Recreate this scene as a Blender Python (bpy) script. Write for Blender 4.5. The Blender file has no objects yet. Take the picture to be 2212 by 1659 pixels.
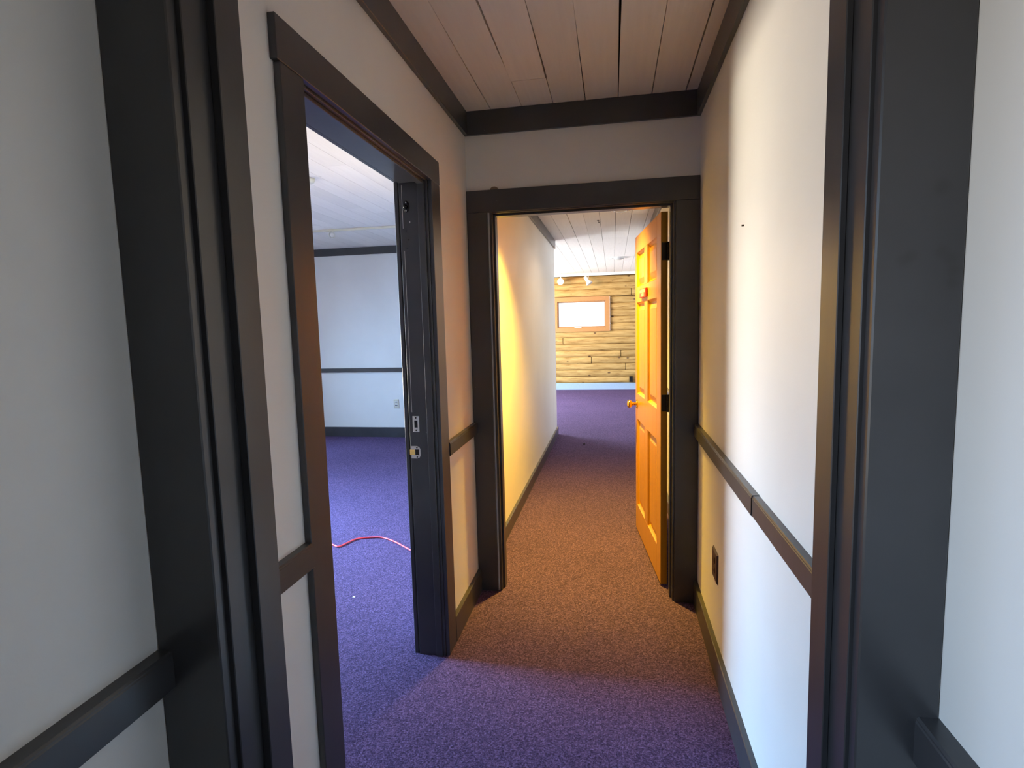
import bpy, bmesh, math, random
from mathutils import Matrix, Vector, noise

random.seed(7)
scene = bpy.context.scene
COL = scene.collection

# ------------------------------------------------------------------ camera
cam_data = bpy.data.cameras.new('camera')
cam_data.sensor_width = 36.0
cam_data.sensor_fit = 'HORIZONTAL'
cam_data.lens = 19.647
cam_data.clip_start = 0.02
cam = bpy.data.objects.new('camera', cam_data)
COL.objects.link(cam)
RT = Vector((0.98388, 0.17694, -0.02606)); UP = Vector((0.00706, 0.10719, 0.99421)); FW = Vector((-0.17870, 0.97837, -0.10422))
cam.matrix_world = Matrix(((RT.x, UP.x, -FW.x, 0.0), (RT.y, UP.y, -FW.y, 0.0), (RT.z, UP.z, -FW.z, 1.4589), (0, 0, 0, 1)))
scene.camera = cam

# ------------------------------------------------------------------ world and daylight
world = bpy.data.worlds.new('sky')
scene.world = world
world.use_nodes = True
wn = world.node_tree
bg = wn.nodes['Background']
bg.inputs['Color'].default_value = (0.86, 0.93, 1.0, 1)
bg.inputs['Strength'].default_value = 2.2


def area(name, loc, direction, sx, sy, power, color, spread=180):
    d = bpy.data.lights.new(name, 'AREA')
    d.shape = 'RECTANGLE'
    d.size = sx
    d.size_y = sy
    d.energy = power
    d.color = color
    d.spread = math.radians(spread)
    o = bpy.data.objects.new(name, d)
    COL.objects.link(o)
    o.location = loc
    o.rotation_euler = Vector(direction).to_track_quat('-Z', 'Y').to_euler()
    return o


SKY = (0.31, 0.60, 1.0)
GROUND = (1.0, 0.89, 0.70)
# area lamps added outside the unseen windows stand in for sky and ground light
area('daylight_left_room', (-5.45, 3.25, 2.0), (1, 0.06, -0.62), 1.8, 1.2, 360, SKY, 68)
area('horizon_light_left_room', (-5.3, 3.15, 0.85), (1, 0, 0.15), 1.8, 0.8, 62, GROUND, 40)
area('ground_light_left_room', (-5.3, 3.15, 0.85), (1, 0, 0.60), 1.8, 0.8, 36, (0.95, 0.95, 1.0), 140)
area('daylight_left_room_second', (-5.3, 5.5, 1.75), (1, 0, -0.45), 1.3, 1.2, 95, SKY, 95)
area('daylight_near_hall', (-1.0, -0.16, 1.45), (1, 0.42, -0.42), 0.55, 1.0, 6.0, (0.48, 0.70, 1.0), 70)
area('ground_light_near_hall', (-1.0, -0.16, 1.0), (1, 0.42, 0.5), 0.55, 0.5, 3.5, (1.0, 0.82, 0.58), 80)
area('daylight_far_room', (-4.3, 10.0, 1.6), (1, 0, -0.3), 2.8, 1.3, 780, (0.70, 0.85, 1.0), 140)
area('ground_light_far_room', (-4.3, 10.0, 0.95), (1, 0, 0.6), 2.8, 0.8, 165, GROUND, 130)

# ------------------------------------------------------------------ exposure
scene.view_settings.view_transform = 'Standard'
scene.view_settings.look = 'None'
scene.view_settings.exposure = 0.0
scene.view_settings.gamma = 1.0
scene.view_settings.use_curve_mapping = False


# ------------------------------------------------------------------ materials
class NB:
    def __init__(self, name, rough=0.5, metal=0.0, spec=0.5):
        self.m = bpy.data.materials.new(name)
        self.m.use_nodes = True
        self.t = self.m.node_tree
        self.b = self.t.nodes['Principled BSDF']
        self.b.inputs['Roughness'].default_value = rough
        self.b.inputs['Metallic'].default_value = metal
        self.b.inputs['Specular IOR Level'].default_value = spec
        self._tc = None

    def n(self, kind, **kw):
        x = self.t.nodes.new(kind)
        for k, v in kw.items():
            setattr(x, k, v)
        return x

    def link(self, a, b):
        self.t.links.new(a, b)

    def pos(self):
        if self._tc is None:
            self._tc = self.n('ShaderNodeNewGeometry')
        return self._tc.outputs['Position']

    def mapping(self, scale=(1, 1, 1)):
        mp = self.n('ShaderNodeMapping')
        mp.inputs['Scale'].default_value = scale
        self.link(self.pos(), mp.inputs['Vector'])
        return mp.outputs['Vector']

    def noise(self, scale, detail=3, vec=None, rough=0.5):
        x = self.n('ShaderNodeTexNoise')
        x.inputs['Scale'].default_value = scale
        x.inputs['Detail'].default_value = detail
        x.inputs['Roughness'].default_value = rough
        self.link(vec if vec is not None else self.pos(), x.inputs['Vector'])
        return x.outputs['Fac']

    def ramp(self, fac, stops):
        r = self.n('ShaderNodeValToRGB')
        e = r.color_ramp.elements
        while len(e) < len(stops):
            e.new(0.5)
        for el, (p, c) in zip(e, stops):
            el.position = p
            el.color = (*c, 1) if len(c) == 3 else c
        self.link(fac, r.inputs['Fac'])
        return r.outputs['Color']

    def mix(self, fac, a, b, mode='MIX'):
        x = self.n('ShaderNodeMix', data_type='RGBA', blend_type=mode)
        for sock, v in ((x.inputs[0], fac), (x.inputs[6], a), (x.inputs[7], b)):
            if isinstance(v, (int, float)):
                sock.default_value = v
            elif isinstance(v, tuple):
                sock.default_value = (*v, 1) if len(v) == 3 else v
            else:
                self.link(v, sock)
        return x.outputs[2]

    def color(self, c):
        if isinstance(c, tuple):
            self.b.inputs['Base Color'].default_value = (*c, 1)
        else:
            self.link(c, self.b.inputs['Base Color'])

    def bump(self, h, strength, dist):
        x = self.n('ShaderNodeBump')
        x.inputs['Strength'].default_value = strength
        x.inputs['Distance'].default_value = dist
        self.link(h, x.inputs['Height'])
        self.link(x.outputs['Normal'], self.b.inputs['Normal'])


def mat_wall():
    k = NB('wall_paint', 0.42, spec=0.35)
    k.color(k.ramp(k.noise(2.2, 4), [(0.35, (0.755, 0.74, 0.705)), (0.7, (0.80, 0.785, 0.75))]))
    k.bump(k.noise(220, 2), 0.06, 0.002)
    return k.m


def mat_trim(name='charcoal_trim_paint', c0=(0.037, 0.037, 0.040), c1=(0.050, 0.050, 0.054), smudges=()):
    k = NB(name, 0.31, spec=0.6)
    col = k.ramp(k.noise(6, 4), [(0.3, c0), (0.75, c1)])
    chips = k.ramp(k.noise(55, 2), [(0.79, (0, 0, 0)), (0.80, (1, 1, 1))])
    col = k.mix(chips, col, (0.30, 0.29, 0.28))
    for p, r in smudges:
        d = k.n('ShaderNodeVectorMath', operation='DISTANCE')
        k.link(k.pos(), d.inputs[0])
        d.inputs[1].default_value = p
        f = k.ramp(d.outputs['Value'], [(r * 0.3, (0.45, 0.45, 0.45)), (r, (0, 0, 0))])
        col = k.mix(f, col, (0.025, 0.023, 0.022))
    k.color(col)
    k.bump(k.noise(40, 3, k.mapping((1, 1, 0.12))), 0.08, 0.002)
    return k.m


def mat_carpet():
    k = NB('purple_carpet', 0.95, spec=0.1)
    a = k.ramp(k.noise(150, 2, rough=0.75), [(0.30, (0.025, 0.016, 0.044)), (0.5, (0.084, 0.050, 0.112)), (0.72, (0.155, 0.112, 0.245))])
    v = k.n('ShaderNodeTexVoronoi')
    v.inputs['Scale'].default_value = 120
    k.link(k.pos(), v.inputs['Vector'])
    b = k.ramp(v.outputs['Color'], [(0.2, (0.68, 0.68, 0.72)), (0.8, (1.32, 1.3, 1.28))])
    c = k.mix(1.0, a, b, 'MULTIPLY')
    big = k.ramp(k.noise(1.3, 3), [(0.3, (0.9, 0.9, 0.92)), (0.7, (1.06, 1.05, 1.05))])
    k.color(k.mix(1.0, c, big, 'MULTIPLY'))
    k.b.inputs['Sheen Weight'].default_value = 0.0
    k.b.inputs['Sheen Roughness'].default_value = 0.45
    k.b.inputs['Sheen Tint'].default_value = (0.75, 0.75, 1.0, 1)
    k.bump(k.noise(170, 3, rough=0.7), 0.55, 0.006)
    return k.m


def mat_plank():
    k = NB('whitewashed_plank', 0.7, spec=0.2)
    g = k.ramp(k.noise(9, 5, k.mapping((6, 0.35, 1))), [(0.3, (0.78, 0.72, 0.645)), (0.7, (0.82, 0.76, 0.685))])
    info = k.n('ShaderNodeObjectInfo')
    t = k.ramp(info.outputs['Random'], [(0, (0.93, 0.92, 0.91)), (1, (1.03, 1.02, 1.02))])
    c = k.mix(1.0, g, t, 'MULTIPLY')
    v = k.n('ShaderNodeTexVoronoi')
    v.inputs['Scale'].default_value = 3.1
    v.inputs['Randomness'].default_value = 1.0
    k.link(k.pos(), v.inputs['Vector'])
    kn = k.ramp(v.outputs['Distance'], [(0.012, (1, 1, 1)), (0.05, (0, 0, 0))])
    c = k.mix(k.mix(1.0, kn, (0.5, 0.5, 0.5), 'MULTIPLY'), c, (0.42, 0.35, 0.29))
    k.color(c)
    k.bump(k.noise(30, 4, k.mapping((4, 0.4, 1))), 0.1, 0.003)
    return k.m


def mat_simple(name, c, rough=0.5, metal=0.0, spec=0.5):
    k = NB(name, rough, metal, spec)
    n_ = k.noise(25, 3)
    k.color(k.ramp(n_, [(0.3, tuple(x * 0.93 for x in c)), (0.7, c)]))
    return k.m


def mat_door():
    k = NB('varnished_pine', 0.32, spec=0.45)
    w = k.noise(14, 6, k.mapping((5, 5, 0.28)), 0.6)
    c = k.ramp(w, [(0.25, (0.42, 0.185, 0.006)), (0.5, (0.50, 0.235, 0.009)), (0.78, (0.56, 0.275, 0.014))])
    k.color(c)
    k.bump(w, 0.04, 0.002)
    return k.m


def mat_log():
    k = NB('peeled_log', 0.6, spec=0.25)
    info = k.n('ShaderNodeObjectInfo')
    g = k.noise(7, 5, k.mapping((0.5, 1, 5)), 0.6)
    c = k.ramp(g, [(0.28, (0.20, 0.105, 0.028)), (0.45, (0.38, 0.23, 0.075)), (0.75, (0.52, 0.35, 0.135))])
    t = k.ramp(info.outputs['Random'], [(0, (0.86, 0.85, 0.84)), (1, (1.05, 1.04, 1.03))])
    c = k.mix(1.0, c, t, 'MULTIPLY')
    v = k.n('ShaderNodeTexVoronoi')
    v.inputs['Scale'].default_value = 4.5
    k.link(k.mapping((0.75, 0.2, 1.4)), v.inputs['Vector'])
    kn = k.ramp(v.outputs['Distance'], [(0.075, (1, 1, 1)), (0.13, (0, 0, 0))])
    c = k.mix(kn, c, (0.10, 0.05, 0.02))
    k.color(c)
    k.bump(g, 0.25, 0.01)
    return k.m


def mat_glass():
    m = bpy.data.materials.new('window_glass')
    m.use_nodes = True
    t = m.node_tree
    t.nodes.clear()
    out = t.nodes.new('ShaderNodeOutputMaterial')
    mix = t.nodes.new('ShaderNodeMixShader')
    tr = t.nodes.new('ShaderNodeBsdfTransparent')
    gl = t.nodes.new('ShaderNodeBsdfGlossy')
    gl.inputs['Roughness'].default_value = 0.03
    mix.inputs[0].default_value = 0.06
    t.links.new(tr.outputs[0], mix.inputs[1])
    t.links.new(gl.outputs[0], mix.inputs[2])
    t.links.new(mix.outputs[0], out.inputs['Surface'])
    return m


def mat_emit(name, c, s):
    k = NB(name, 0.4)
    k.color((0.9, 0.88, 0.8))
    k.b.inputs['Emission Color'].default_value = (*c, 1)
    k.b.inputs['Emission Strength'].default_value = s
    return k.m


M = dict(
    wall=mat_wall(), trim=mat_trim(),
    trim_smudged=mat_trim('charcoal_trim_paint_smudged', smudges=[((0.368, 0.73, 1.602), 0.012), ((0.332, 0.73, 1.522), 0.010), ((0.340, 0.73, 1.527), 0.009), ((0.371, 0.73, 1.530), 0.009), ((0.380, 0.73, 1.522), 0.009), ((0.384, 0.73, 1.508), 0.009), ((0.383, 0.73, 1.494), 0.009)]),
    trim_far=mat_simple('pale_blue_trim_paint', (0.30, 0.39, 0.52), 0.4),
    white_trim=mat_simple('white_trim_paint', (0.74, 0.73, 0.70), 0.4),
    carpet=mat_carpet(), plank=mat_plank(), dark=mat_simple('dark_gap', (0.018, 0.014, 0.012), 0.9, spec=0.1),
    door=mat_door(), log=mat_log(), glass=mat_glass(),
    brass=mat_simple('polished_brass', (0.85, 0.58, 0.20), 0.18, 1.0),
    bronze=mat_simple('dark_bronze', (0.035, 0.026, 0.018), 0.4, 0.6),
    nickel=mat_simple('pale_metal', (0.80, 0.78, 0.72), 0.35, 0.35),
    black=mat_simple('black_metal', (0.012, 0.012, 0.013), 0.25, 0.3),
    red=mat_simple('red_plastic', (0.62, 0.045, 0.05), 0.35), white=mat_simple('white_plastic', (0.82, 0.80, 0.74), 0.4),
    lettering=mat_simple('cream_lettering', (0.88, 0.85, 0.72), 0.5),
    cream=mat_simple('cream_plastic', (0.66, 0.62, 0.50), 0.45), brown=mat_simple('brown_plastic', (0.035, 0.016, 0.012), 0.35),
    winwood=mat_simple('orange_pine_trim', (0.40, 0.185, 0.06), 0.5),
    cord=mat_simple('red_cord_rubber', (0.70, 0.05, 0.07), 0.45), spackle=mat_simple('brown_patch', (0.24, 0.17, 0.11), 0.8),
    paper=mat_simple('paper', (0.9, 0.9, 0.8), 0.8),
    lit=mat_emit('lit_bulb', (1.0, 0.80, 0.45), 14.0), downlit=mat_emit('warm_bulb', (1.0, 0.60, 0.22), 8.0),
    bulb=mat_simple('frosted_bulb', (0.62, 0.60, 0.55), 0.25), chrome=mat_simple('chrome_ring', (0.75, 0.74, 0.72), 0.12, 1.0),
)

# ------------------------------------------------------------------ object helpers
WM = {}


def tag(o, label=None, cat=None, group=None, kind=None):
    for k_, v_ in (('label', label), ('category', cat), ('group', group), ('kind', kind)):
        if v_:
            o[k_] = v_
    return o


def place(o, Mw, parent):
    if parent is not None:
        o.parent = parent
        o.matrix_parent_inverse = Matrix.Identity(4)
        o.matrix_basis = WM[parent.name].inverted() @ Mw
    else:
        o.matrix_basis = Mw
    WM[o.name] = Mw


def empty(name, loc, rot=None, parent=None):
    o = bpy.data.objects.new(name, None)
    o.empty_display_size = 0.1
    COL.objects.link(o)
    Mw = Matrix.Translation(loc)
    if rot is not None:
        Mw = Mw @ rot
    place(o, Mw, parent)
    return o


def mk(name, bm, mat, parent=None, space=None, smooth=False):
    """bm is in world space, or in the space given; the object's origin goes to the base of the mesh"""
    bmesh.ops.recalc_face_normals(bm, faces=bm.faces)
    vs = [v.co for v in bm.verts]
    lo = Vector((min(v.x for v in vs), min(v.y for v in vs), min(v.z for v in vs)))
    hi = Vector((max(v.x for v in vs), max(v.y for v in vs), max(v.z for v in vs)))
    org = Vector(((lo.x + hi.x) / 2, (lo.y + hi.y) / 2, lo.z))
    bmesh.ops.translate(bm, verts=bm.verts, vec=-org)
    me = bpy.data.meshes.new(name)
    bm.to_mesh(me)
    bm.free()
    me.materials.append(M[mat] if isinstance(mat, str) else mat)
    if smooth:
        for f in me.polygons:
            f.use_smooth = True
    o = bpy.data.objects.new(name, me)
    COL.objects.link(o)
    Mw = (space if space is not None else Matrix.Identity(4)) @ Matrix.Translation(org)
    place(o, Mw, parent)
    return o


def add_box(bm, x0, x1, y0, y1, z0, z1, bev=0.0):
    r = bmesh.ops.create_cube(bm, size=1.0)
    vs = r['verts']
    for v in vs:
        v.co = Vector(((x0 + x1) / 2 + v.co.x * (x1 - x0), (y0 + y1) / 2 + v.co.y * (y1 - y0), (z0 + z1) / 2 + v.co.z * (z1 - z0)))
    if bev:
        es = {e for v in vs for e in v.link_edges}
        bmesh.ops.bevel(bm, geom=list(es), offset=bev, segments=1, affect='EDGES')
    return bm


def box(name, x0, x1, y0, y1, z0, z1, mat, parent=None, bev=0.0, space=None):
    return mk(name, add_box(bmesh.new(), x0, x1, y0, y1, z0, z1, bev), mat, parent, space)


def boxes(name, rects, mat, parent=None):
    bm = bmesh.new()
    for r in rects:
        add_box(bm, *r)
    return mk(name, bm, mat, parent)


def prism(pts, z0, z1):
    """polygon pts in XY extruded from z0 to z1"""
    bm = bmesh.new()
    lo = [bm.verts.new((x, y, z0)) for x, y in pts]
    hi = [bm.verts.new((x, y, z1)) for x, y in pts]
    bm.faces.new(lo)
    bm.faces.new(list(reversed(hi)))
    n_ = len(pts)
    for i in range(n_):
        j = (i + 1) % n_
        bm.faces.new((lo[i], lo[j], hi[j], hi[i]))
    return bm


def profile_y(pts, y0, y1):
    """profile in XZ swept along Y"""
    bm = bmesh.new()
    a = [bm.verts.new((x, y0, z)) for x, z in pts]
    b = [bm.verts.new((x, y1, z)) for x, z in pts]
    bm.faces.new(a)
    bm.faces.new(list(reversed(b)))
    for i in range(len(pts)):
        j = (i + 1) % len(pts)
        bm.faces.new((a[i], a[j], b[j], b[i]))
    return bm


def profile_x(pts, x0, x1):
    bm = bmesh.new()
    a = [bm.verts.new((x0, y, z)) for y, z in pts]
    b = [bm.verts.new((x1, y, z)) for y, z in pts]
    bm.faces.new(a)
    bm.faces.new(list(reversed(b)))
    for i in range(len(pts)):
        j = (i + 1) % len(pts)
        bm.faces.new((a[i], a[j], b[j], b[i]))
    return bm


def lathe(prof, seg=24, frame=None):
    """prof: (radius, height) pairs round local Z; frame places it"""
    bm = bmesh.new()
    rings = []
    for r, h in prof:
        rings.append([bm.verts.new((max(r, 1e-5) * math.cos(2 * math.pi * i / seg), max(r, 1e-5) * math.sin(2 * math.pi * i / seg), h)) for i in range(seg)])
    for a, b in zip(rings, rings[1:]):
        for i in range(seg):
            j = (i + 1) % seg
            bm.faces.new((a[i], a[j], b[j], b[i]))
    bm.faces.new(list(reversed(rings[0])))
    bm.faces.new(rings[-1])
    bmesh.ops.remove_doubles(bm, verts=bm.verts, dist=2e-5)
    if frame is not None:
        bmesh.ops.transform(bm, matrix=frame, verts=bm.verts)
    return bm


def aim(loc, direction):
    return Matrix.Translation(loc) @ Vector(direction).to_track_quat('Z', 'Y').to_matrix().to_4x4()


def tube(pts, r, seg=8):
    bm = bmesh.new()
    rings = []
    for i, p in enumerate(pts):
        p = Vector(p)
        t = (Vector(pts[min(i + 1, len(pts) - 1)]) - Vector(pts[max(i - 1, 0)])).normalized()
        s = t.cross(Vector((0, 0, 1)))
        if s.length < 1e-4:
            s = Vector((1, 0, 0))
        s.normalize()
        u = s.cross(t)
        rings.append([bm.verts.new(p + r * (math.cos(2 * math.pi * k_ / seg) * s + math.sin(2 * math.pi * k_ / seg) * u)) for k_ in range(seg)])
    for a, b in zip(rings, rings[1:]):
        for i in range(seg):
            j = (i + 1) % seg
            bm.faces.new((a[i], a[j], b[j], b[i]))
    bm.faces.new(rings[0])
    bm.faces.new(list(reversed(rings[-1])))
    return bm


def spline(P, n_):
    out = []
    for i in range(len(P) - 1):
        p0, p1, p2, p3 = (Vector(P[max(i - 1, 0)]), Vector(P[i]), Vector(P[i + 1]), Vector(P[min(i + 2, len(P) - 1)]))
        for k_ in range(n_):
            t = k_ / n_
            out.append(0.5 * ((2 * p1) + (p2 - p0) * t + (2 * p0 - 5 * p1 + 4 * p2 - p3) * t * t + (3 * p1 - p0 - 3 * p2 + p3) * t ** 3))
    out.append(Vector(P[-1]))
    return out


def struct(o, label, cat):
    return tag(o, label, cat, kind='structure')


# ------------------------------------------------------------------ layout numbers (metres)
XL, XR = -0.744, 0.4185          # corridor wall faces
XLB = -0.874                     # left-room face of the corridor's left wall
YF, YFB = 2.905, 3.035           # far door wall
ZC, ZC2 = 2.546, 2.533           # ceilings
YN, YNB = 0.750, 0.870           # near door wall
XNL, XNR = -0.7216, 0.3961       # near hall wall faces
YLR = 7.049                      # far wall of the left room
YEND = 7.334                     # end of the far hall
YLOG = 12.454
RX0, RX1 = -4.9, -4.0            # outer walls: left room, far room
TOP = 2.72

# ------------------------------------------------------------------ floor
fl = box('floor', -5.2, 2.9, -2.4, 12.9, -0.12, 0.0, 'carpet')
struct(fl, 'purple speckled carpet running through the hallway and the rooms', 'floor')

# ------------------------------------------------------------------ walls
def wall(name, rects, label):
    return struct(boxes(name, rects, 'wall'), label, 'wall')


DY0, DY1, DZ = 1.288, 2.278, 2.073          # rough opening of the left room's doorway
wall('wall_left', [(XLB, XL, YNB, DY0, 0, TOP), (XLB, XL, DY1, YEND, 0, TOP), (XLB, XL, DY0, DY1, DZ, TOP)], 'white painted left wall of the hallway with the doorway to the bright room')
wall('wall_right', [(XR, XR + 0.13, YNB, YEND, 0, TOP)], 'white painted right wall of the hallway above and below the chair rail')
FX0, FX1, FZ = -0.625, 0.306, 2.050         # rough opening of the far doorway
wall('wall_far', [(XL, FX0, YF, YFB, 0, TOP), (FX1, XR, YF, YFB, 0, TOP), (FX0, FX1, YF, YFB, FZ, TOP)], 'narrow white wall above the doorway at the end of the hallway')
NX0, NX1 = -0.622, 0.318
wall('wall_near', [(XNL - 0.15, NX0, YN, YNB, 0, TOP), (NX1, XNR + 0.16, YN, YNB, 0, TOP), (NX0, NX1, YN, YNB, 2.07, TOP)], 'thin wall holding the nearest dark door frame')
NW = (-0.45, 0.17, 0.85, 2.05)             # added window of the near hall: y0 y1 z0 z1
wall('wall_near_left', [(XNL - 0.15, XNL, -2.2, NW[0], 0, TOP), (XNL - 0.15, XNL, NW[1], YN, 0, TOP), (XNL - 0.15, XNL, NW[0], NW[1], 0, NW[2]), (XNL - 0.15, XNL, NW[0], NW[1], NW[3], TOP)], 'grey shaded wall at the left edge of the picture')
wall('wall_near_right', [(XNR, XNR + 0.16, -2.2, YN, 0, TOP)], 'pale bluish wall at the right edge of the picture')
wall('wall_back', [(XNL - 0.15, XNR + 0.16, -2.33, -2.2, 0, TOP)], 'plain white wall behind the camera')
wall('wall_left_room_far', [(RX0, XLB, YLR, YEND, 0, TOP)], 'pale lavender far wall of the room on the left')
wall('wall_left_room_near', [(RX0, XLB, 0.62, YN, 0, TOP)], 'white near wall of the room on the left')
LW = [(2.25, 4.05, 0.55, 2.2), (4.9, 6.2, 0.75, 2.1)]
T = RX0 - 0.16
wall('wall_left_room_side', [(T, RX0, 0.62, LW[0][0], 0, TOP), (T, RX0, LW[0][1], LW[1][0], 0, TOP), (T, RX0, LW[1][1], YEND, 0, TOP)] + [q for w in LW for q in ((T, RX0, w[0], w[1], 0, w[2]), (T, RX0, w[0], w[1], w[3], TOP))], 'white window wall of the room on the left')
T = RX1 - 0.16
FW_ = (8.6, 11.4, 0.8, 2.1)
wall('wall_far_room_side', [(T, RX1, YEND, FW_[0], 0, TOP), (T, RX1, FW_[1], YLOG + 0.3, 0, TOP), (T, RX1, FW_[0], FW_[1], 0, FW_[2]), (T, RX1, FW_[0], FW_[1], FW_[3], TOP)], 'white window wall of the room beyond the hallway')
wall('wall_far_room_right', [(2.4, 2.55, YEND - 0.13, YLOG + 0.3, 0, TOP), (XR + 0.13, 2.4, YEND - 0.13, YEND, 0, TOP)], 'white right wall of the room beyond the hallway')
patch = mk('wall_patch', lathe([(0.022, 0), (0.021, 0.0012), (0.012, 0.002)], 14, Matrix.Translation((-0.598, YF, 2.155)) @ Matrix.Rotation(math.pi / 2, 4, 'X') @ Matrix.Diagonal((1, 0.75, 1, 1))), 'spackle', bpy.data.objects['wall_far'])

# ------------------------------------------------------------------ ceiling of planks
ceil = box('ceiling', -5.2, 2.7, -2.4, 12.9, 2.575, 2.68, 'dark')
struct(ceil, 'whitewashed plank ceiling with dark gaps between the boards', 'ceiling')
S0, SP = -0.601, 0.1583


def plank(pts, z):
    return mk('plank', prism(pts, z, z + 0.022), 'plank', ceil)


# gap half-widths along the hallway (y, half gap) for each seam
YS, YE = 0.55, YF + 0.06
GAPS = {
    0: [(YS, 0.0004), (2.0, 0.0006), (2.12, 0.0016), (YE, 0.0028)],
    1: [(YS, 0.0044), (1.6, 0.0050), (2.30, 0.0030), (2.46, 0.0003), (YE, 0.0003)],
    2: [(YS, 0.0005), (1.95, 0.0008), (2.15, 0.0020), (2.592, 0.0042), (2.598, 0.0016), (YE, 0.0016)],
    3: [(YS, 0.0004), (2.12, 0.0005), (2.4, 0.0018), (YE, 0.0025)],
    4: [(YS, 0.0048), (2.1, 0.0045), (2.55, 0.0024), (YE, 0.0018)],
    5: [(YS, 0.0005), (2.1, 0.0009), (2.5, 0.0020), (YE, 0.0021)],
    6: [(YS, 0.0030), (YE, 0.0030)],
}
seam = lambda i: S0 + SP * i
for i in range(-1, 7):
    left = [(seam(i) + g, y) for y, g in GAPS[i]] if i >= 0 else [(XL - 0.03, YS), (XL - 0.03, YE)]
    right = [(seam(i + 1) - g, y) for y, g in GAPS[i + 1]] if i + 1 <= 6 else [(XR + 0.03, YS), (XR + 0.03, YE)]
    if i == 1:      # this board is cut: a short piece fills the end
        plank([p for p in left if p[1] < 2.5] + [(left[-1][0], 2.5945)] + [(right[-1][0], 2.5945)] + [p for p in reversed(right) if p[1] < 2.594], ZC)
        plank([(seam(1) + 0.0024, 2.6005), (seam(1) + 0.0024, YE), (right[-1][0], YE), (right[-1][0], 2.6005)], ZC + 0.0015)
    else:
        plank(left + list(reversed(right)), ZC)
for i in range(-1, 7):   # near hall, behind the door wall
    plank([(seam(i) + 0.001, -2.2), (seam(i) + 0.001, 0.54), (seam(i + 1) - 0.001, 0.54), (seam(i + 1) - 0.001, -2.2)], ZC)
rg = random.Random(11)


def run(x0, x1, y0, y1, z, gap0, gap1, k0, k1):
    for i in range(k0, k1):
        a, b = max(seam(i), x0), min(seam(i + 1), x1)
        if b - a < 0.02:
            continue
        ga, gb = rg.uniform(gap0, gap1), rg.uniform(gap0, gap1)
        ym = y0 + (y1 - y0) * rg.uniform(0.2, 0.8)
        for (ya, yb) in ((y0, ym - 0.001), (ym + 0.001, y1)):
            plank([(a + ga, ya), (a + ga * rg.uniform(0.4, 1.2), yb), (b - gb, yb), (b - gb * rg.uniform(0.4, 1.2), ya)], z)


run(XL - 0.03, XR + 0.05, YFB - 0.06, YEND, ZC2, 0.0012, 0.0028, -1, 7)
run(RX1, 2.4, YEND, YLOG, ZC2, 0.0014, 0.0030, -22, 19)
run(RX0, XLB, YN, YLR, ZC2, 0.0005, 0.0016, -28, -1)

# ------------------------------------------------------------------ ceiling trim boards
TT = 0.0184
tn = [0]


def trim(objs_fn, label):
    tn[0] += 1
    o = objs_fn('trim_%d' % tn[0])
    return struct(o, label, 'trim')


trim(lambda n_: box(n_, XL, XL + TT, YNB, YF - TT, 2.4294, ZC, 'trim', bev=0.0015), 'dark ceiling trim board along the left hallway wall')
trim(lambda n_: box(n_, XR - TT, XR, YNB, YF - TT, 2.4294, ZC, 'trim', bev=0.0015), 'dark ceiling trim board along the right hallway wall')
trim(lambda n_: box(n_, XL, XR, YF - TT, YF, 2.4294, ZC, 'trim', bev=0.0015), 'dark ceiling trim board across the end of the hallway')
trim(lambda n_: box(n_, XL, XL + TT, YFB, YEND + 0.02, 2.43, ZC2, 'trim', bev=0.0015), 'ceiling trim board along the left wall beyond the far doorway')
trim(lambda n_: box(n_, RX1, XL, YEND, YEND + TT, 2.43, ZC2, 'trim', bev=0.0015), 'ceiling trim board turning the corner into the far room')
trim(lambda n_: box(n_, XR - TT, XR, YFB, YEND, 2.43, ZC2, 'trim', bev=0.0015), 'ceiling trim board behind the open pine door')
trim(lambda n_: box(n_, RX0, XLB, YLR - TT, YLR, 2.4383, ZC2, 'trim', bev=0.0015), 'dark ceiling trim board on the far wall of the left room')


# ------------------------------------------------------------------ chair rails
def rail_y(xw, side, y0, y1, ztop, depth=0.0225, h=0.062):
    """side=+1: rail sticks out towards +x"""
    s = side
    pts = [(xw, ztop), (xw + s * (depth - 0.004), ztop), (xw + s * (depth - 0.0015), ztop - 0.003), (xw + s * (depth - 0.0015), ztop - 0.0055), (xw + s * depth, ztop - 0.0075), (xw + s * depth, ztop - h + 0.002), (xw + s * (depth - 0.002), ztop - h), (xw, ztop - h)]
    return profile_y(pts, y0, y1)


trim(lambda n_: mk(n_, rail_y(XL, 1, YNB, 1.2038, 0.9445), 'trim'), 'short dark chair rail between the near frame and the left doorway')
trim(lambda n_: mk(n_, rail_y(XL, 1, 2.3743, YF - 0.02, 0.9445), 'trim'), 'short dark chair rail between the left doorway and the far doorway')
tr_r = empty('trim_%d' % (tn[0] + 1), (XR, 1.9, 0.8827))
tn[0] += 1
struct(tr_r, 'dark chair rail along the right hallway wall with a visible joint', 'trim')
mk('rail_length', rail_y(XR, -1, 1.6925, YF - 0.02, 0.9455, 0.0240, 0.0630), 'trim', tr_r)
mk('rail_length', rail_y(XR, -1, YNB, 1.6905, 0.9440, 0.0215, 0.0615), 'trim', tr_r)
trim(lambda n_: mk(n_, rail_y(XNL, 1, -2.2, YN - 0.02, 0.957, 0.027, 0.063), 'trim'), 'dark chair rail at the lower left corner of the picture')
trim(lambda n_: mk(n_, rail_y(XNR, -1, -2.2, YN - 0.02, 0.9585, 0.027, 0.063), 'trim'), 'dark chair rail at the lower right corner of the picture')
trim(lambda n_: mk(n_, rail_y(XR, -1, YFB, YEND, 0.94), 'trim'), 'chair rail behind the open pine door')
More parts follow.
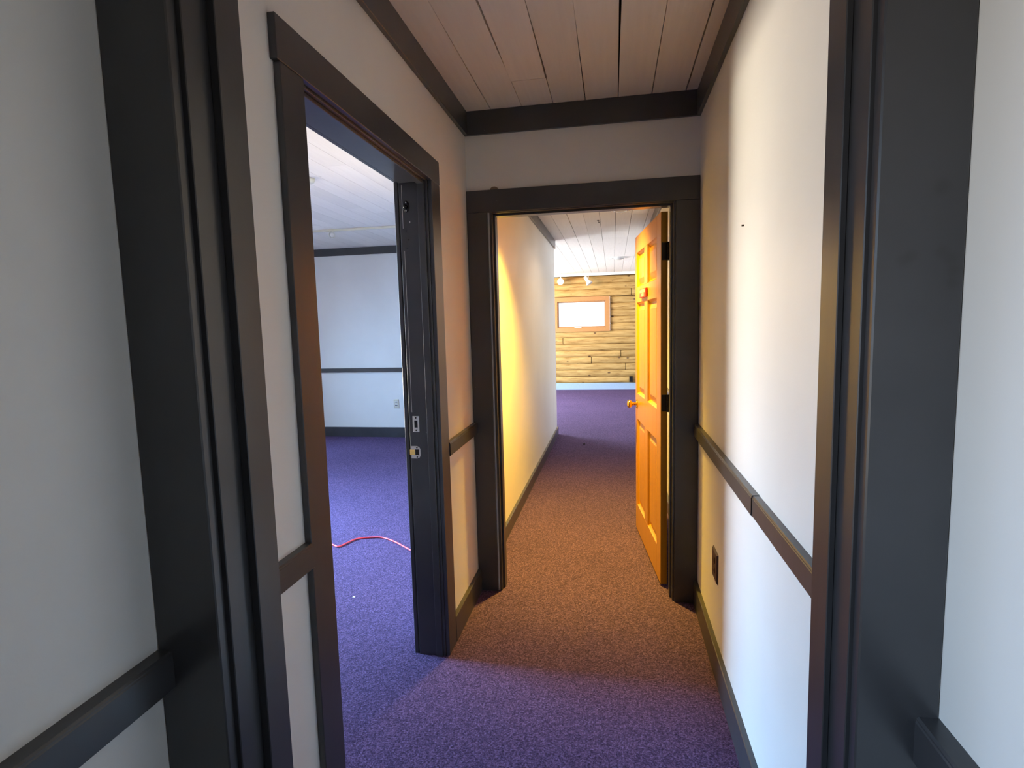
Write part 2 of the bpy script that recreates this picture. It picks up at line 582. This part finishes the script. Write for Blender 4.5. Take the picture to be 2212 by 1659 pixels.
trim(lambda n_: mk(n_, profile_x([(YLR, 0.94), (YLR - 0.018, 0.94), (YLR - 0.022, 0.934), (YLR - 0.022, 0.886), (YLR, 0.883)], RX0, XLB), 'trim'), 'dark chair rail on the far wall of the left room')


# ------------------------------------------------------------------ baseboards
def base(name, bm, mat, label):
    return struct(mk(name, bm, mat), label, 'baseboard')


def base_y(xw, s, y0, y1, h=0.122, d=0.0192):
    return profile_y([(xw, 0), (xw + s * d, 0), (xw + s * d, h - 0.003), (xw + s * (d - 0.003), h), (xw, h)], y0, y1)


def base_x(yw, s, x0, x1, h=0.132, d=0.0192):
    return profile_x([(yw, 0), (yw + s * d, 0), (yw + s * d, h - 0.003), (yw + s * (d - 0.003), h), (yw, h)], x0, x1)


base('baseboard_right', base_y(XR, -1, YNB, YF - 0.02), 'trim', 'dark baseboard along the right hallway wall')
base('baseboard_left', base_y(XL, 1, 2.3743, YF - 0.02), 'trim', 'short dark baseboard between the left doorway and the far doorway')
base('baseboard_left_near', base_y(XL, 1, YNB, 1.2038), 'trim', 'dark baseboard between the near frame and the left doorway')
base('baseboard_far_hall_left', base_y(XL, 1, YFB, YEND, 0.10), 'trim', 'dark baseboard along the left wall beyond the far doorway')
base('baseboard_far_hall_right', base_y(XR, -1, YFB, YEND, 0.10), 'trim', 'dark baseboard behind the open pine door')
base('baseboard_left_room', base_x(YLR, -1, RX0, XLB), 'trim', 'dark blue-grey baseboard on the far wall of the left room')
base('baseboard_log_wall', base_x(YLOG - 0.02, -1, RX1, 2.4, 0.148, 0.03), 'trim_far', 'pale blue baseboard under the log wall')
base('baseboard_near_left', base_y(XNL, 1, -2.2, YN - 0.02), 'trim', 'dark baseboard of the nearest left wall')
base('baseboard_near_right', base_y(XNR, -1, -2.2, YN - 0.02), 'trim', 'dark baseboard of the nearest right wall')

# ------------------------------------------------------------------ near door frame
tn[0] += 1
nf = struct(empty('trim_%d' % tn[0], (-0.15, YN, 0)), 'nearest dark door frame without a door framing the whole view', 'door frame')
CZ = 2.152
for x0, x1, mt in ((XNL, -0.6089, 'trim'), (0.3019, XNR, 'trim_smudged')):
    box('casing', x0, x1, YN - 0.02, YN, 0, CZ, mt, nf, 0.002)
box('header', XNL, XNR, YN - 0.02, YN, 2.052, CZ, 'trim', nf, 0.002)
box('jamb', NX0, -0.6012, YN, YNB - 0.003, 0, 2.055, 'trim', nf, 0.0012)
box('jamb', 0.2970, NX1, YN, YNB - 0.003, 0, 2.055, 'trim', nf, 0.0012)
box('jamb', -0.6012, 0.2970, YN, YNB - 0.003, 2.040, 2.07, 'trim', nf, 0.0012)
box('stop', -0.6012, -0.5863, 0.8025, 0.863, 0, 2.040, 'trim', nf, 0.0012)
box('stop', 0.2884, 0.2970, 0.8025, 0.863, 0, 2.040, 'trim', nf, 0.0012)
box('stop', -0.5863, 0.2884, 0.8025, 0.863, 2.028, 2.040, 'trim', nf, 0.0012)

# ------------------------------------------------------------------ left room door frame
tn[0] += 1
lf = struct(empty('trim_%d' % tn[0], (XL, 1.79, 0)), 'dark door frame around the open doorway to the room on the left', 'door frame')
TC = 0.0176
box('casing', XL, XL + TC, 1.2038, 1.3017, 0, 2.0593, 'trim', lf, 0.0015)
box('casing', XL, XL + TC, 2.2637, 2.3743, 0, 2.0593, 'trim', lf, 0.0015)
box('header', XL, XL + TC + 0.001, 1.192, 2.3743, 2.0603, 2.1573, 'trim', lf, 0.0015)
JX0, JX1 = -0.866, XL
box('jamb', JX0, JX1, DY0, 1.3075, 0, 2.072, 'trim', lf, 0.001)
box('jamb', JX0, JX1, 2.2577, DY1, 0, 2.072, 'trim', lf, 0.001)
box('jamb', JX0, JX1, 1.3075, 2.2577, 2.053, 2.073, 'trim', lf, 0.001)
box('stop', -0.784, JX1 - 0.012, 1.3075, 1.3175, 0, 2.053, 'trim', lf, 0.001)
box('stop', -0.784, JX1 - 0.012, 2.2477, 2.2577, 0, 2.053, 'trim', lf, 0.001)
box('stop', -0.784, JX1 - 0.012, 1.3175, 2.2477, 2.043, 2.053, 'trim', lf, 0.001)
for y0, y1 in ((1.2038, 1.3017), (2.2637, 2.3743)):
    box('room_casing', XLB - 0.016, XLB, y0, y1, 0, 2.0593, 'trim', lf, 0.0015)
box('room_casing', XLB - 0.016, XLB, 1.2038, 2.3743, 2.0593, 2.1573, 'trim', lf, 0.0015)
YJ = 2.2577


def on_jamb(x, z, y=YJ):
    return Matrix.Translation((x, y, z)) @ Matrix.Rotation(math.pi / 2, 4, 'X')


# deadbolt strike
sp = box('strike_plate', -0.850, -0.8215, YJ - 0.002, YJ, 1.014, 1.083, 'nickel', lf, 0.0008)
sp['label'] = 'flat pale metal deadbolt strike plate'
box('bolt_hole', -0.8425, -0.8285, YJ - 0.0026, YJ - 0.0004, 1.033, 1.064, 'black', sp)
for z in (1.0215, 1.0755):
    mk('screw', lathe([(0.0036, 0), (0.0036, 0.0006), (0.001, 0.001)], 10, on_jamb(-0.8355, z, YJ - 0.002)), 'black', sp)
# latch strike: rounded on the hallway side, with a lip
pts = [(-0.862, 0.898), (-0.862, 0.952), (-0.836, 0.952), (-0.826, 0.948), (-0.821, 0.938), (-0.821, 0.912), (-0.826, 0.902), (-0.836, 0.898)]
bm = prism([(x, z) for x, z in pts], 0, 0.0025)
bmesh.ops.transform(bm, matrix=Matrix.Translation((0, YJ, 0)) @ Matrix.Rotation(math.pi / 2, 4, 'X'), verts=bm.verts)
ls = mk('latch_strike', bm, 'nickel', lf)
ls['label'] = 'rounded pale metal latch strike with a lip'
box('latch_hole', -0.844, -0.827, YJ - 0.0032, YJ - 0.0008, 0.913, 0.938, 'bronze', ls, 0.0005)
box('latch_lip', -0.868, -0.846, YJ - 0.005, YJ - 0.0025, 0.914, 0.937, 'brass', ls, 0.0008)
for z in (0.9045, 0.9455):
    mk('screw', lathe([(0.0034, 0), (0.0034, 0.0006), (0.001, 0.001)], 10, on_jamb(-0.836, z, YJ - 0.0025)), 'black', ls)
# ball catch
bc = mk('ball_catch', lathe([(0.0235, 0), (0.0235, 0.001), (0.021, 0.003), (0.012, 0.0035)], 20, on_jamb(-0.8365, 1.9575) @ Matrix.Diagonal((0.62, 1, 1, 1))), 'black', lf, smooth=True)
bc['label'] = 'small black oval door catch'
mk('catch_ball', lathe([(0.008, 0), (0.0085, 0.004), (0.006, 0.009), (0.001, 0.0105)], 16, on_jamb(-0.8385, 1.9565, YJ - 0.003)), 'black', bc, smooth=True)
for z in (1.941, 1.974):
    mk('screw', lathe([(0.0035, 0), (0.003, 0.0012), (0.0008, 0.0016)], 10, on_jamb(-0.8365, z, YJ - 0.003)), 'chrome', bc)
mk('screw', lathe([(0.0035, 0), (0.003, 0.0015), (0.0008, 0.002)], 10, on_jamb(-0.824, 1.8945) @ Matrix.Diagonal((0.7, 1.3, 1, 1))), 'nickel', lf)
for x, z in ((-0.842, 1.86), (-0.832, 1.823), (-0.841, 1.788), (-0.8385, 1.0965)):
    mk('screw_hole', lathe([(0.0025, 0), (0.0022, 0.0004)], 8, on_jamb(x, z)), 'black', lf)
# painted-over edge beads along the jamb (weatherstrip kerf)
box('paint_bead', -0.8545, -0.853, YJ - 0.0012, YJ, 1.87, 2.046, 'nickel', lf)
box('paint_bead', -0.8525, -0.8512, YJ - 0.0012, YJ, 1.10, 1.779, 'nickel', lf)

# ------------------------------------------------------------------ far door frame
tn[0] += 1
ff = struct(empty('trim_%d' % tn[0], (-0.16, YF, 0)), 'dark door frame around the doorway at the end of the hallway', 'door frame')
box('casing', XL + 0.002, -0.6341, YF - 0.02, YF, 0, 2.041, 'trim', ff, 0.0015)
box('casing', 0.3044, XR - 0.002, YF - 0.02, YF, 0, 2.041, 'trim', ff, 0.0015)
box('header', XL + 0.002, XR - 0.002, YF - 0.0205, YF, 2.0415, 2.1525, 'trim', ff, 0.0015)
box('jamb', FX0, -0.613, YF - 0.006, YFB, 0, 2.05, 'trim', ff, 0.001)
box('jamb', 0.294, FX1, YF - 0.006, YFB, 0, 2.05, 'trim', ff, 0.001)
box('jamb', -0.613, 0.294, YF - 0.006, YFB, 2.038, 2.05, 'trim', ff, 0.001)
box('stop', -0.613, -0.603, YF + 0.03, YF + 0.085, 0, 2.038, 'trim', ff, 0.001)
box('stop', 0.284, 0.294, YF + 0.03, YF + 0.085, 0, 2.038, 'trim', ff, 0.001)
box('stop', -0.603, 0.284, YF + 0.03, YF + 0.085, 2.028, 2.038, 'trim', ff, 0.001)
for x0, x1 in ((XL + 0.02, -0.634), (0.304, XR - 0.002)):
    box('back_casing', x0, x1, YFB, YFB + 0.016, 0, 2.041, 'trim', ff, 0.0015)
box('back_casing', XL + 0.02, XR - 0.002, YFB, YFB + 0.016, 2.0415, 2.1525, 'trim', ff, 0.0015)

# ------------------------------------------------------------------ open six-panel pine door
DT = 0.035
hx, hy = 0.248, 3.058
tdir = Vector((0.147 - 0.248, 3.978 - 3.049, 0)).normalized()
ang = math.atan2(tdir.y, tdir.x)
DSP = Matrix.Translation((hx, hy, 0.012)) @ Matrix.Rotation(ang, 4, 'Z')     # local x along the leaf, local -y = behind (right side), +y = lit face
# the lit face is at local y = 0, the body reaches to local y = -DT
door = empty('door_1', (hx, hy, 0.012), Matrix.Rotation(ang, 4, 'Z'))
tag(door, 'open orange pine six-panel door with brass knob and small red sign', 'door', kind='structure')
DW, DH = 0.895, 2.012
cols = [(0.117, 0.413), (0.527, 0.822)]
rows = [(0.184, 0.788), (0.965, 1.576), (1.678, 1.902)]


def dbox(name, x0, x1, z0, z1, y0=-DT, y1=0.0, mat='door', parent=None, bev=0.0012):
    return box(name, x0, x1, y0, y1, z0, z1, mat, parent or door, bev, DSP)


dbox('stile', 0, cols[0][0], 0, DH)
dbox('stile', cols[1][1], DW, 0, DH)
for z0, z1 in rows:
    dbox('mullion', cols[0][1], cols[1][0], z0, z1)
for z0, z1 in ((0, rows[0][0]), (rows[0][1], rows[1][0]), (rows[1][1], rows[2][0]), (rows[2][1], DH)):
    dbox('rail', cols[0][0], cols[1][1], z0, z1)
for x0, x1 in cols:
    for z0, z1 in rows:
        # raised panel: deep groove round a bevelled field, on both faces
        bm = bmesh.new()
        off = (0.0, 0.004, 0.012, 0.018, 0.052)
        cx = [x0 + q for q in off]
        ex = [x1 - q for q in off]
        cz = [z0 + q for q in off]
        ez = [z1 - q for q in off]
        for sgn, face in ((1, 0.0), (-1, -DT)):
            dep = [face - sgn * q for q in (0.0005, 0.008, 0.0165, 0.0165, 0.007)]
            rr = []
            for a in range(5):
                rr.append([bm.verts.new(v) for v in ((cx[a], dep[a], cz[a]), (ex[a], dep[a], cz[a]), (ex[a], dep[a], ez[a]), (cx[a], dep[a], ez[a]))])
            for a in range(4):
                for i in range(4):
                    j = (i + 1) % 4
                    bm.faces.new((rr[a][i], rr[a][j], rr[a + 1][j], rr[a + 1][i]))
            bm.faces.new(rr[4])
        mk('panel', bm, 'door', door, DSP)


def dl(x, y, z, d):
    return aim((x, y, z), d)


for side in (1, -1):
    y0 = 0.0 if side == 1 else -DT
    kb = mk('knob', lathe([(0.010, 0.006), (0.010, 0.028), (0.0135, 0.034), (0.024, 0.042), (0.0275, 0.052), (0.0265, 0.060), (0.018, 0.067), (0.004, 0.069)], 20, dl(DW - 0.066, y0, 0.892, (0, side, 0))), 'brass', door, DSP, True)
    kb['label'] = 'round polished brass door knob'
    mk('rosette', lathe([(0.031, 0), (0.031, 0.003), (0.026, 0.008), (0.010, 0.009)], 24, dl(DW - 0.066, y0, 0.892, (0, side, 0))), 'brass', kb, DSP, True)
lt = dbox('latch_plate', DW - 0.0005, DW + 0.0012, 0.865, 0.919, -0.030, -0.005, 'brass', door, 0)
for zc in (1.810, 1.012):
    hg = mk('hinge', lathe([(0.0062, -0.047), (0.0062, 0.047)], 12, Matrix.Translation((0.285, 3.056, zc + 0.012))), 'bronze', door, None)
    box('hinge_leaf', -0.0012, 0.0003, -DT + 0.002, -0.004, zc - 0.045, zc + 0.045, 'bronze', hg, 0, DSP)
    for q in (-0.048, -0.017, 0.017, 0.048):
        mk('knuckle', lathe([(0.0072, -0.0012), (0.0072, 0.0012)], 12, Matrix.Translation((0.285, 3.056, zc + 0.012 + q * 0.96))), 'black', hg)
# red sign
sg = box('sign', 0.404, 0.628, 0.0, 0.014, 1.597, 1.652, 'red', door, 0.003, DSP)
sg['label'] = 'small red plastic sign with two rows of cream lettering'
rs = random.Random(3)
for z0, z1, xa, xb in ((1.627, 1.645, 0.422, 0.612), (1.604, 1.622, 0.470, 0.556)):
    x = xa
    while x < xb - 0.006:
        w = rs.uniform(0.010, 0.015)
        box('lettering', x, min(x + w, xb), 0.0138, 0.0148, z0, z1, 'lettering', sg, 0, DSP)
        x += w + 0.004

# ------------------------------------------------------------------ outlets
ot = empty('wall_outlet', (XR, 2.371, 0.369))
tag(ot, 'dark brown outlet plate low on the right hallway wall', 'outlet')
bm = bmesh.new()
bmesh.ops.create_cube(bm, size=1)
for v in bm.verts:
    out = v.co.x < 0
    v.co = Vector((XR - (0.007 if out else 0.0), 2.371 + v.co.y * (0.098 if out else 0.116), 0.4345 + v.co.z * (0.115 if out else 0.130)))
mk('cover_plate', bm, 'brown', ot)
for z in (0.413, 0.456):
    rc = mk('receptacle', lathe([(0.017, 0), (0.017, 0.0022), (0.015, 0.003)], 16, aim((XR - 0.007, 2.371, z), (-1, 0, 0))), 'brown', ot)
    for y in (2.364, 2.378):
        box('slot', XR - 0.0103, XR - 0.0099, y - 0.0012, y + 0.0012, z - 0.005, z + 0.005, 'black', rc)
mk('screw', lathe([(0.003, 0), (0.0026, 0.001)], 8, aim((XR - 0.007, 2.371, 0.4345), (-1, 0, 0))), 'bronze', ot)

lo = empty('wall_outlet', (-2.873, YLR, 0.397))
tag(lo, 'cream outlet plate low on the far wall of the left room', 'outlet')
box('cover_plate', -2.909, -2.837, YLR - 0.006, YLR, 0.395, 0.512, 'cream', lo, 0.002)
for z in (0.433, 0.476):
    rc = box('receptacle', -2.893, -2.853, YLR - 0.0085, YLR - 0.006, z - 0.015, z + 0.015, 'white', lo, 0.001)
    for x in (-2.888, -2.870):
        box('slot', x, x + 0.012, YLR - 0.0092, YLR - 0.0084, z - 0.006, z + 0.006, 'black', rc)

go = empty('wall_outlet', (0.376, 12.38, 0.165))
tag(go, 'dark outlet box near the bottom of the log wall', 'outlet')
box('outlet_box', 0.338, 0.412, 12.345, 12.40, 0.168, 0.290, 'bronze', go, 0.004)
box('face', 0.350, 0.400, 12.342, 12.346, 0.185, 0.273, 'black', go, 0.001)

# ------------------------------------------------------------------ windows
def window(n_, axis, fixed, a0, a1, z0, z1, thick, mat, label, casing_side, cw=0.07, sash=0.035, panes=1):
    """window in a wall whose plane is x=fixed (axis 'x') or y=fixed; casing_side points into the room"""
    w = empty('window_%d' % n_, (fixed, (a0 + a1) / 2, z0) if axis == 'x' else ((a0 + a1) / 2, fixed, z0))
    struct(w, label, 'window')
    s = casing_side

    def b(name, u0, u1, d0, d1, zz0, zz1, mt, par=w, bev=0.001):
        f0, f1 = sorted((fixed + s * d0, fixed + s * d1))
        if axis == 'x':
            return box(name, f0, f1, u0, u1, zz0, zz1, mt, par, bev)
        return box(name, u0, u1, f0, f1, zz0, zz1, mt, par, bev)
    for u0, u1, zz0, zz1 in ((a0 - cw, a0, z0 - cw, z1 + cw), (a1, a1 + cw, z0 - cw, z1 + cw), (a0, a1, z1, z1 + cw), (a0, a1, z0 - cw, z0)):
        b('casing', u0, u1, 0.0, 0.02, zz0, zz1, mat)
    for u0, u1, zz0, zz1 in ((a0, a0 + 0.012, z0, z1), (a1 - 0.012, a1, z0, z1), (a0, a1, z1 - 0.012, z1), (a0, a1, z0, z0 + 0.012)):
        b('jamb', u0, u1, -thick, 0.0, zz0, zz1, mat)
    a0 += 0.012
    a1 -= 0.012
    z0 += 0.012
    z1 -= 0.012
    st = (a1 - a0) / panes
    for k_ in range(panes):
        u0, u1 = a0 + k_ * st, a0 + (k_ + 1) * st
        for v0, v1, zz0, zz1 in ((u0, u0 + sash, z0, z1), (u1 - sash, u1, z0, z1), (u0, u1, z1 - sash, z1), (u0, u1, z0, z0 + sash)):
            b('sash', v0, v1, -thick * 0.75, -thick * 0.5, zz0, zz1, mat)
        b('pane', u0 + sash - 0.004, u1 - sash + 0.004, -thick * 0.64, -thick * 0.61, z0 + sash - 0.004, z1 - sash + 0.004, 'glass', w, 0)
    return w


WL = (-1.205, -0.158, 1.375, 1.945)          # log-wall window opening
wl = window(1, 'y', YLOG - 0.075, WL[0], WL[1], WL[2], WL[3], 0.16, 'winwood', 'small overexposed window with orange wood frame in the log wall', -1, 0.092, 0.012)
box('crank_handle', -0.83, -0.68, YLOG - 0.075 - 0.03, YLOG - 0.075 + 0.01, 1.368, 1.385, 'white', wl, 0.002)
window(2, 'x', RX0, *LW[0], 0.14, 'trim', 'wide unseen window added to light the room on the left', 1, 0.09, 0.03, 2)  # unseen, added as the daylight source of the left room
window(3, 'x', RX0, *LW[1], 0.14, 'trim', 'second unseen window added to light the room on the left', 1, 0.09, 0.03, 2)  # unseen, added for more daylight on left room wall and carpet
window(4, 'x', XNL, NW[0], NW[1], NW[2], NW[3], 0.14, 'trim', 'unseen window added for daylight in the nearest left wall behind the camera', 1, 0.06, 0.03)  # unseen, added as the near hall's daylight source
window(5, 'x', RX1, FW_[0], FW_[1], FW_[2], FW_[3], 0.14, 'winwood', 'long unseen side window added for daylight in the room beyond the hallway', 1, 0.09, 0.03, 3)  # unseen, added as daylight source for the far room

# ------------------------------------------------------------------ log wall
lw = boxes('wall_log', [(RX1, -1.30, YLOG, YLOG + 0.15, 0, TOP), (-0.06, 2.4, YLOG, YLOG + 0.15, 0, TOP), (-1.30, -0.06, YLOG, YLOG + 0.15, 0, 1.28), (-1.30, -0.06, YLOG, YLOG + 0.15, 2.04, TOP)], 'dark')
struct(lw, 'honey coloured wall of peeled logs at the far end', 'wall')
lr_ = random.Random(5)


def log(x0, x1, z0, z1):
    seed = lr_.uniform(0, 90)
    n_ = max(8, int((x1 - x0) / 0.07))
    bm = bmesh.new()
    zc, hh = (z0 + z1) / 2, (z1 - z0) / 2 + 0.001
    prof = [(-1.0, 0.0), (-1.0, 0.45), (-0.90, 0.70), (-0.66, 0.90), (-0.30, 0.98), (0.10, 1.0), (0.5, 0.95), (0.80, 0.80), (0.96, 0.55), (1.0, 0.40), (1.0, 0.0)]
    rings = []
    for i in range(n_ + 1):
        t = i / n_
        x = x0 + (x1 - x0) * t
        end = min(t, 1 - t) * (x1 - x0)
        sc = 0.93 + 0.07 * min(1, end / 0.03)
        ring = []
        for k_, (a, d) in enumerate(prof):
            w = noise.noise(Vector((x * 2.3, a * 1.3, seed)))
            w2 = noise.noise(Vector((x * 1.1, 3.1, seed + 7)))
            ring.append(bm.verts.new((x, YLOG - 0.004 - d * (0.055 + 0.012 * w) * sc, zc + a * hh * sc * (1 + 0.05 * w) + 0.005 * w2)))
        rings.append(ring)
    for a, b in zip(rings, rings[1:]):
        for k_ in range(len(prof) - 1):
            bm.faces.new((a[k_], a[k_ + 1], b[k_ + 1], b[k_]))
    for r in (rings[0], rings[-1]):
        bm.faces.new([bm.verts.new(v.co) for v in r])
    for r0, r1 in zip(rings, rings[1:]):
        bm.faces.new((r0[0], r1[0], r1[-1], r0[-1]))
    return mk('log', bm, 'log', lw, smooth=True)


X0, X1 = RX1, 2.4
rowsL = [((0.151, 0.286), []), ((0.286, 0.430), [-2.0]), ((0.430, 0.574), [0.26, -1.9]), ((0.574, 0.726), [-0.476]), ((0.726, 0.860), [0.159, -2.2]), ((0.860, 1.006), [1.2]), ((1.006, 1.154), [-1.095, 1.5]), ((1.154, 1.299), [])]
for (z0, z1), js in rowsL:
    xs = [X0] + sorted(js) + [X1]
    for a, b in zip(xs, xs[1:]):
        log(a + (0.005 if a != X0 else 0), b - (0.005 if b != X1 else 0), z0, z1)
for z0, z1 in zip((1.302, 1.452, 1.602, 1.741, 1.890), (1.452, 1.602, 1.741, 1.890, 2.035)):
    log(-0.064, X1, z0, z1)
    log(X0, -1.30, z0, z1)
for (z0, z1), js in (((2.042, 2.194), [0.39, -2.4]), ((2.194, 2.330), []), ((2.330, 2.478), [])):
    xs = [X0] + sorted(js) + [X1]
    for a, b in zip(xs, xs[1:]):
        log(a + (0.005 if a != X0 else 0), b - (0.005 if b != X1 else 0), z0, z1)

# ------------------------------------------------------------------ track lighting
trk = box('ceiling_track', -3.0, 2.0, 12.27, 12.31, 2.478, ZC2, 'white', None, 0.003)
tag(trk, 'white lighting track along the top of the log wall', 'light track')
trk2 = box('ceiling_track', -4.2, -1.3, 5.69, 5.725, 2.508, ZC2, 'cream', None, 0.003)
tag(trk2, 'cream lighting track across the ceiling of the left room', 'light track')


def track_head(top, pivot, direction, face_mat, label, group, scale=1.0, body='white', shadow=None):
    t = empty('track_spotlight', (top[0], top[1], top[2]))
    tag(t, label, 'spotlight', group)
    mk('stem', tube([top, ((top[0] + pivot[0]) / 2, (top[1] + pivot[1]) / 2, (top[2] + pivot[2]) / 2), pivot], 0.012 * scale, 10), body, t, smooth=True)
    s = scale
    fr = aim(pivot, direction)
    sh = mk('shade', lathe([(0.012 * s, -0.115 * s), (0.036 * s, -0.113 * s), (0.038 * s, -0.105 * s), (0.038 * s, -0.015 * s), (0.044 * s, 0.0), (0.066 * s, 0.045 * s), (0.070 * s, 0.075 * s), (0.064 * s, 0.075 * s), (0.050 * s, 0.04 * s)], 24, fr), body, t, smooth=True)
    mk('lamp_face', lathe([(0.058 * s, 0.052 * s), (0.058 * s, 0.060 * s), (0.030 * s, 0.068 * s), (0.004 * s, 0.070 * s)], 20, fr), face_mat, sh, smooth=True)
    return t


tohead = (Vector((0, 0, 1.46)) - Vector((-1.11, 12.18, 2.37))).normalized()
h1 = track_head((-1.11, 12.29, 2.49), (-1.11, 12.22, 2.37), tohead, 'lit', 'lit track spotlight glowing beside the hallway corner', 'track spotlights by the log wall')
h2 = track_head((-0.515, 12.29, 2.49), (-0.525, 12.22, 2.36), (0.52, -0.15, -0.80), 'bulb', 'white track spotlight tilted down, not lit, above the small window', 'track spotlights by the log wall')
h3 = track_head((-2.985, 5.70, 2.515), (-2.941, 5.66, 2.470), (0.42, -0.86, -0.18), 'bulb', 'round track spotlight facing the doorway on the left room ceiling', None, 0.5, 'cream')


def lamp(name, kind, loc, energy, color, parent, size=0.04, direction=None, spot=None, blend=0.5):
    d = bpy.data.lights.new(name, kind)
    d.energy = energy
    d.color = color
    d.shadow_soft_size = size
    o = bpy.data.objects.new(name, d)
    COL.objects.link(o)
    Mw = Matrix.Translation(loc)
    if direction is not None:
        Mw = Mw @ Vector(direction).to_track_quat('-Z', 'Y').to_matrix().to_4x4()
        d.spot_size = spot
        d.spot_blend = blend
    place(o, Mw, parent)
    return o


WARM = (1.0, 0.60, 0.07)
lamp('spot_bulb', 'SPOT', Vector((-1.11, 12.22, 2.37)) + tohead * 0.09, 30, (1.0, 0.72, 0.38), h1, 0.05, tohead, math.radians(110), 0.6)
# unseen track and two heads, added to wash the logs with warm light
trk3 = box('ceiling_track', -3.0, -1.3, 10.58, 10.61, 2.508, ZC2, 'white', None, 0.003)
tag(trk3, 'white lighting track added unseen behind the hallway corner', 'light track')
for i, x in enumerate((-2.6, -1.9)):
    dr = Vector((0.75 if i else 1.1, 1.8, -0.35)).normalized()
    hd = track_head((x, 10.595, 2.515), (x, 10.60, 2.40), dr, 'lit', ('lit track spotlight added unseen behind the hallway corner, farther from it', 'lit track spotlight added unseen behind the hallway corner, nearer to it')[i], 'added track spotlights')  # added out of view to warm the log wall
    lamp('spot_bulb', 'SPOT', Vector((x, 10.60, 2.40)) + dr * 0.09, 80, (1.0, 0.58, 0.14), hd, 0.05, dr, math.radians(80), 0.7)


# ------------------------------------------------------------------ ceiling lights and fixtures
def recessed(loc, label, bulb_mat, r=0.145, group=None):
    x, y, z = loc
    t = empty('recessed_light', (x, y, z - 0.04))
    tag(t, label, 'ceiling light', group)
    dn = Matrix.Translation((x, y, z)) @ Matrix.Rotation(math.pi, 4, 'X')
    bm = bmesh.new()
    seg = 32
    prof = [(r, 0.0), (r, 0.006), (r * 0.93, 0.013), (r * 0.72, 0.012), (r * 0.66, 0.004), (r * 0.66, -0.012)]
    rings = [[bm.verts.new((q * math.cos(2 * math.pi * i / seg), q * math.sin(2 * math.pi * i / seg), h)) for i in range(seg)] for q, h in prof]
    for a, b in zip(rings, rings[1:]):
        for i in range(seg):
            j = (i + 1) % seg
            bm.faces.new((a[i], a[j], b[j], b[i]))
    bmesh.ops.transform(bm, matrix=dn, verts=bm.verts)
    mk('trim_ring', bm, 'chrome' if bulb_mat == 'chrome' else 'white', t, smooth=True)
    mk('reflector_lamp', lathe([(r * 0.64, -0.010), (r * 0.62, 0.010), (r * 0.50, 0.026), (r * 0.28, 0.036), (r * 0.02, 0.040)], 28, dn), 'bulb' if bulb_mat == 'chrome' else bulb_mat, t, smooth=True)
    return t


recessed((0.10, 9.60, ZC2), 'round white recessed ceiling light above the far room carpet', 'bulb')
fx = recessed((0.08, 5.54, ZC2), 'shiny recessed ceiling light just under the far door header', 'chrome', 0.11)
lamp('fixture_bulb', 'SPOT', (0.08, 5.54, ZC2 - 0.05), 42, (1.0, 0.82, 0.62), fx, 0.05, (0, 0, -1), math.radians(150), 0.6)
dl_ = recessed((-0.25, 3.56, ZC2), 'warm recessed downlight just behind the far doorway, above the door', 'downlit', 0.09)
lamp('downlight_bulb', 'SPOT', (-0.25, 3.56, ZC2 - 0.045), 800, WARM, dl_, 0.05, (0.02, 0.10, -1), math.radians(95), 0.9)

sd = empty('smoke_detector', (-2.13, 3.78, ZC2 - 0.04))
tag(sd, 'cream round detector on the left room ceiling beside the doorway edge', 'smoke detector')
mk('housing', lathe([(0.052, 0), (0.052, 0.012), (0.046, 0.028), (0.030, 0.036), (0.004, 0.038)], 24, Matrix.Translation((-2.13, 3.78, ZC2)) @ Matrix.Rotation(math.pi, 4, 'X')), 'cream', sd, smooth=True)
mk('sensor', lathe([(0.007, 0), (0.006, 0.006), (0.001, 0.008)], 10, Matrix.Translation((-2.13, 3.765, ZC2 - 0.037)) @ Matrix.Rotation(math.pi, 4, 'X')), 'bronze', sd)

hk = empty('ceiling_hook', (-0.147, 6.09, ZC2 - 0.02))
tag(hk, 'tiny dark hook on the plank ceiling beyond the doorway', 'hook')
mk('plate', lathe([(0.012, 0), (0.011, 0.004)], 12, Matrix.Translation((-0.147, 6.09, ZC2)) @ Matrix.Rotation(math.pi, 4, 'X')), 'bronze', hk)
mk('hook', tube([(-0.147, 6.09, ZC2 - 0.003), (-0.147, 6.09, ZC2 - 0.015), (-0.141, 6.09, ZC2 - 0.022), (-0.133, 6.09, ZC2 - 0.020), (-0.131, 6.09, ZC2 - 0.014)], 0.003, 6), 'bronze', hk)

# ------------------------------------------------------------------ small things on the carpet
cp = [(-2.6, 3.75), (-2.25, 3.62), (-1.98, 3.45), (-1.88, 3.385), (-1.832, 3.365), (-1.805, 3.43), (-1.772, 3.507), (-1.685, 3.545), (-1.599, 3.552), (-1.494, 3.496), (-1.40, 3.425), (-1.275, 3.324), (-1.12, 3.18), (-1.02, 2.95), (-0.98, 2.70)]
cd = mk('extension_cord', tube(spline([(x, y, 0.0062) for x, y in cp], 8), 0.0058, 8), 'cord', smooth=True)
tag(cd, 'thin red extension cord lying in a curve on the left room carpet', 'cord')
sc1 = mk('paper_scrap', prism([(-1.415, 2.714), (-1.404, 2.713), (-1.403, 2.722), (-1.412, 2.725)], 0.0, 0.004), 'paper')
tag(sc1, 'tiny pale scrap on the blue-lit carpet inside the left doorway', 'scrap')
sc2 = mk('lint', lathe([(0.012, 0), (0.014, 0.006), (0.006, 0.012)], 8, Matrix.Translation((-0.355, 6.714, 0))), 'dark')
tag(sc2, 'tiny dark bit of lint on the carpet beyond the far doorway', 'lint')
nl = mk('wall_nail', lathe([(0.0028, 0), (0.0028, 0.006), (0.0035, 0.007)], 8, aim((XR, 1.955, 1.761), (-1, 0, 0))), 'bronze')
tag(nl, 'tiny nail in the bright right hallway wall', 'nail')
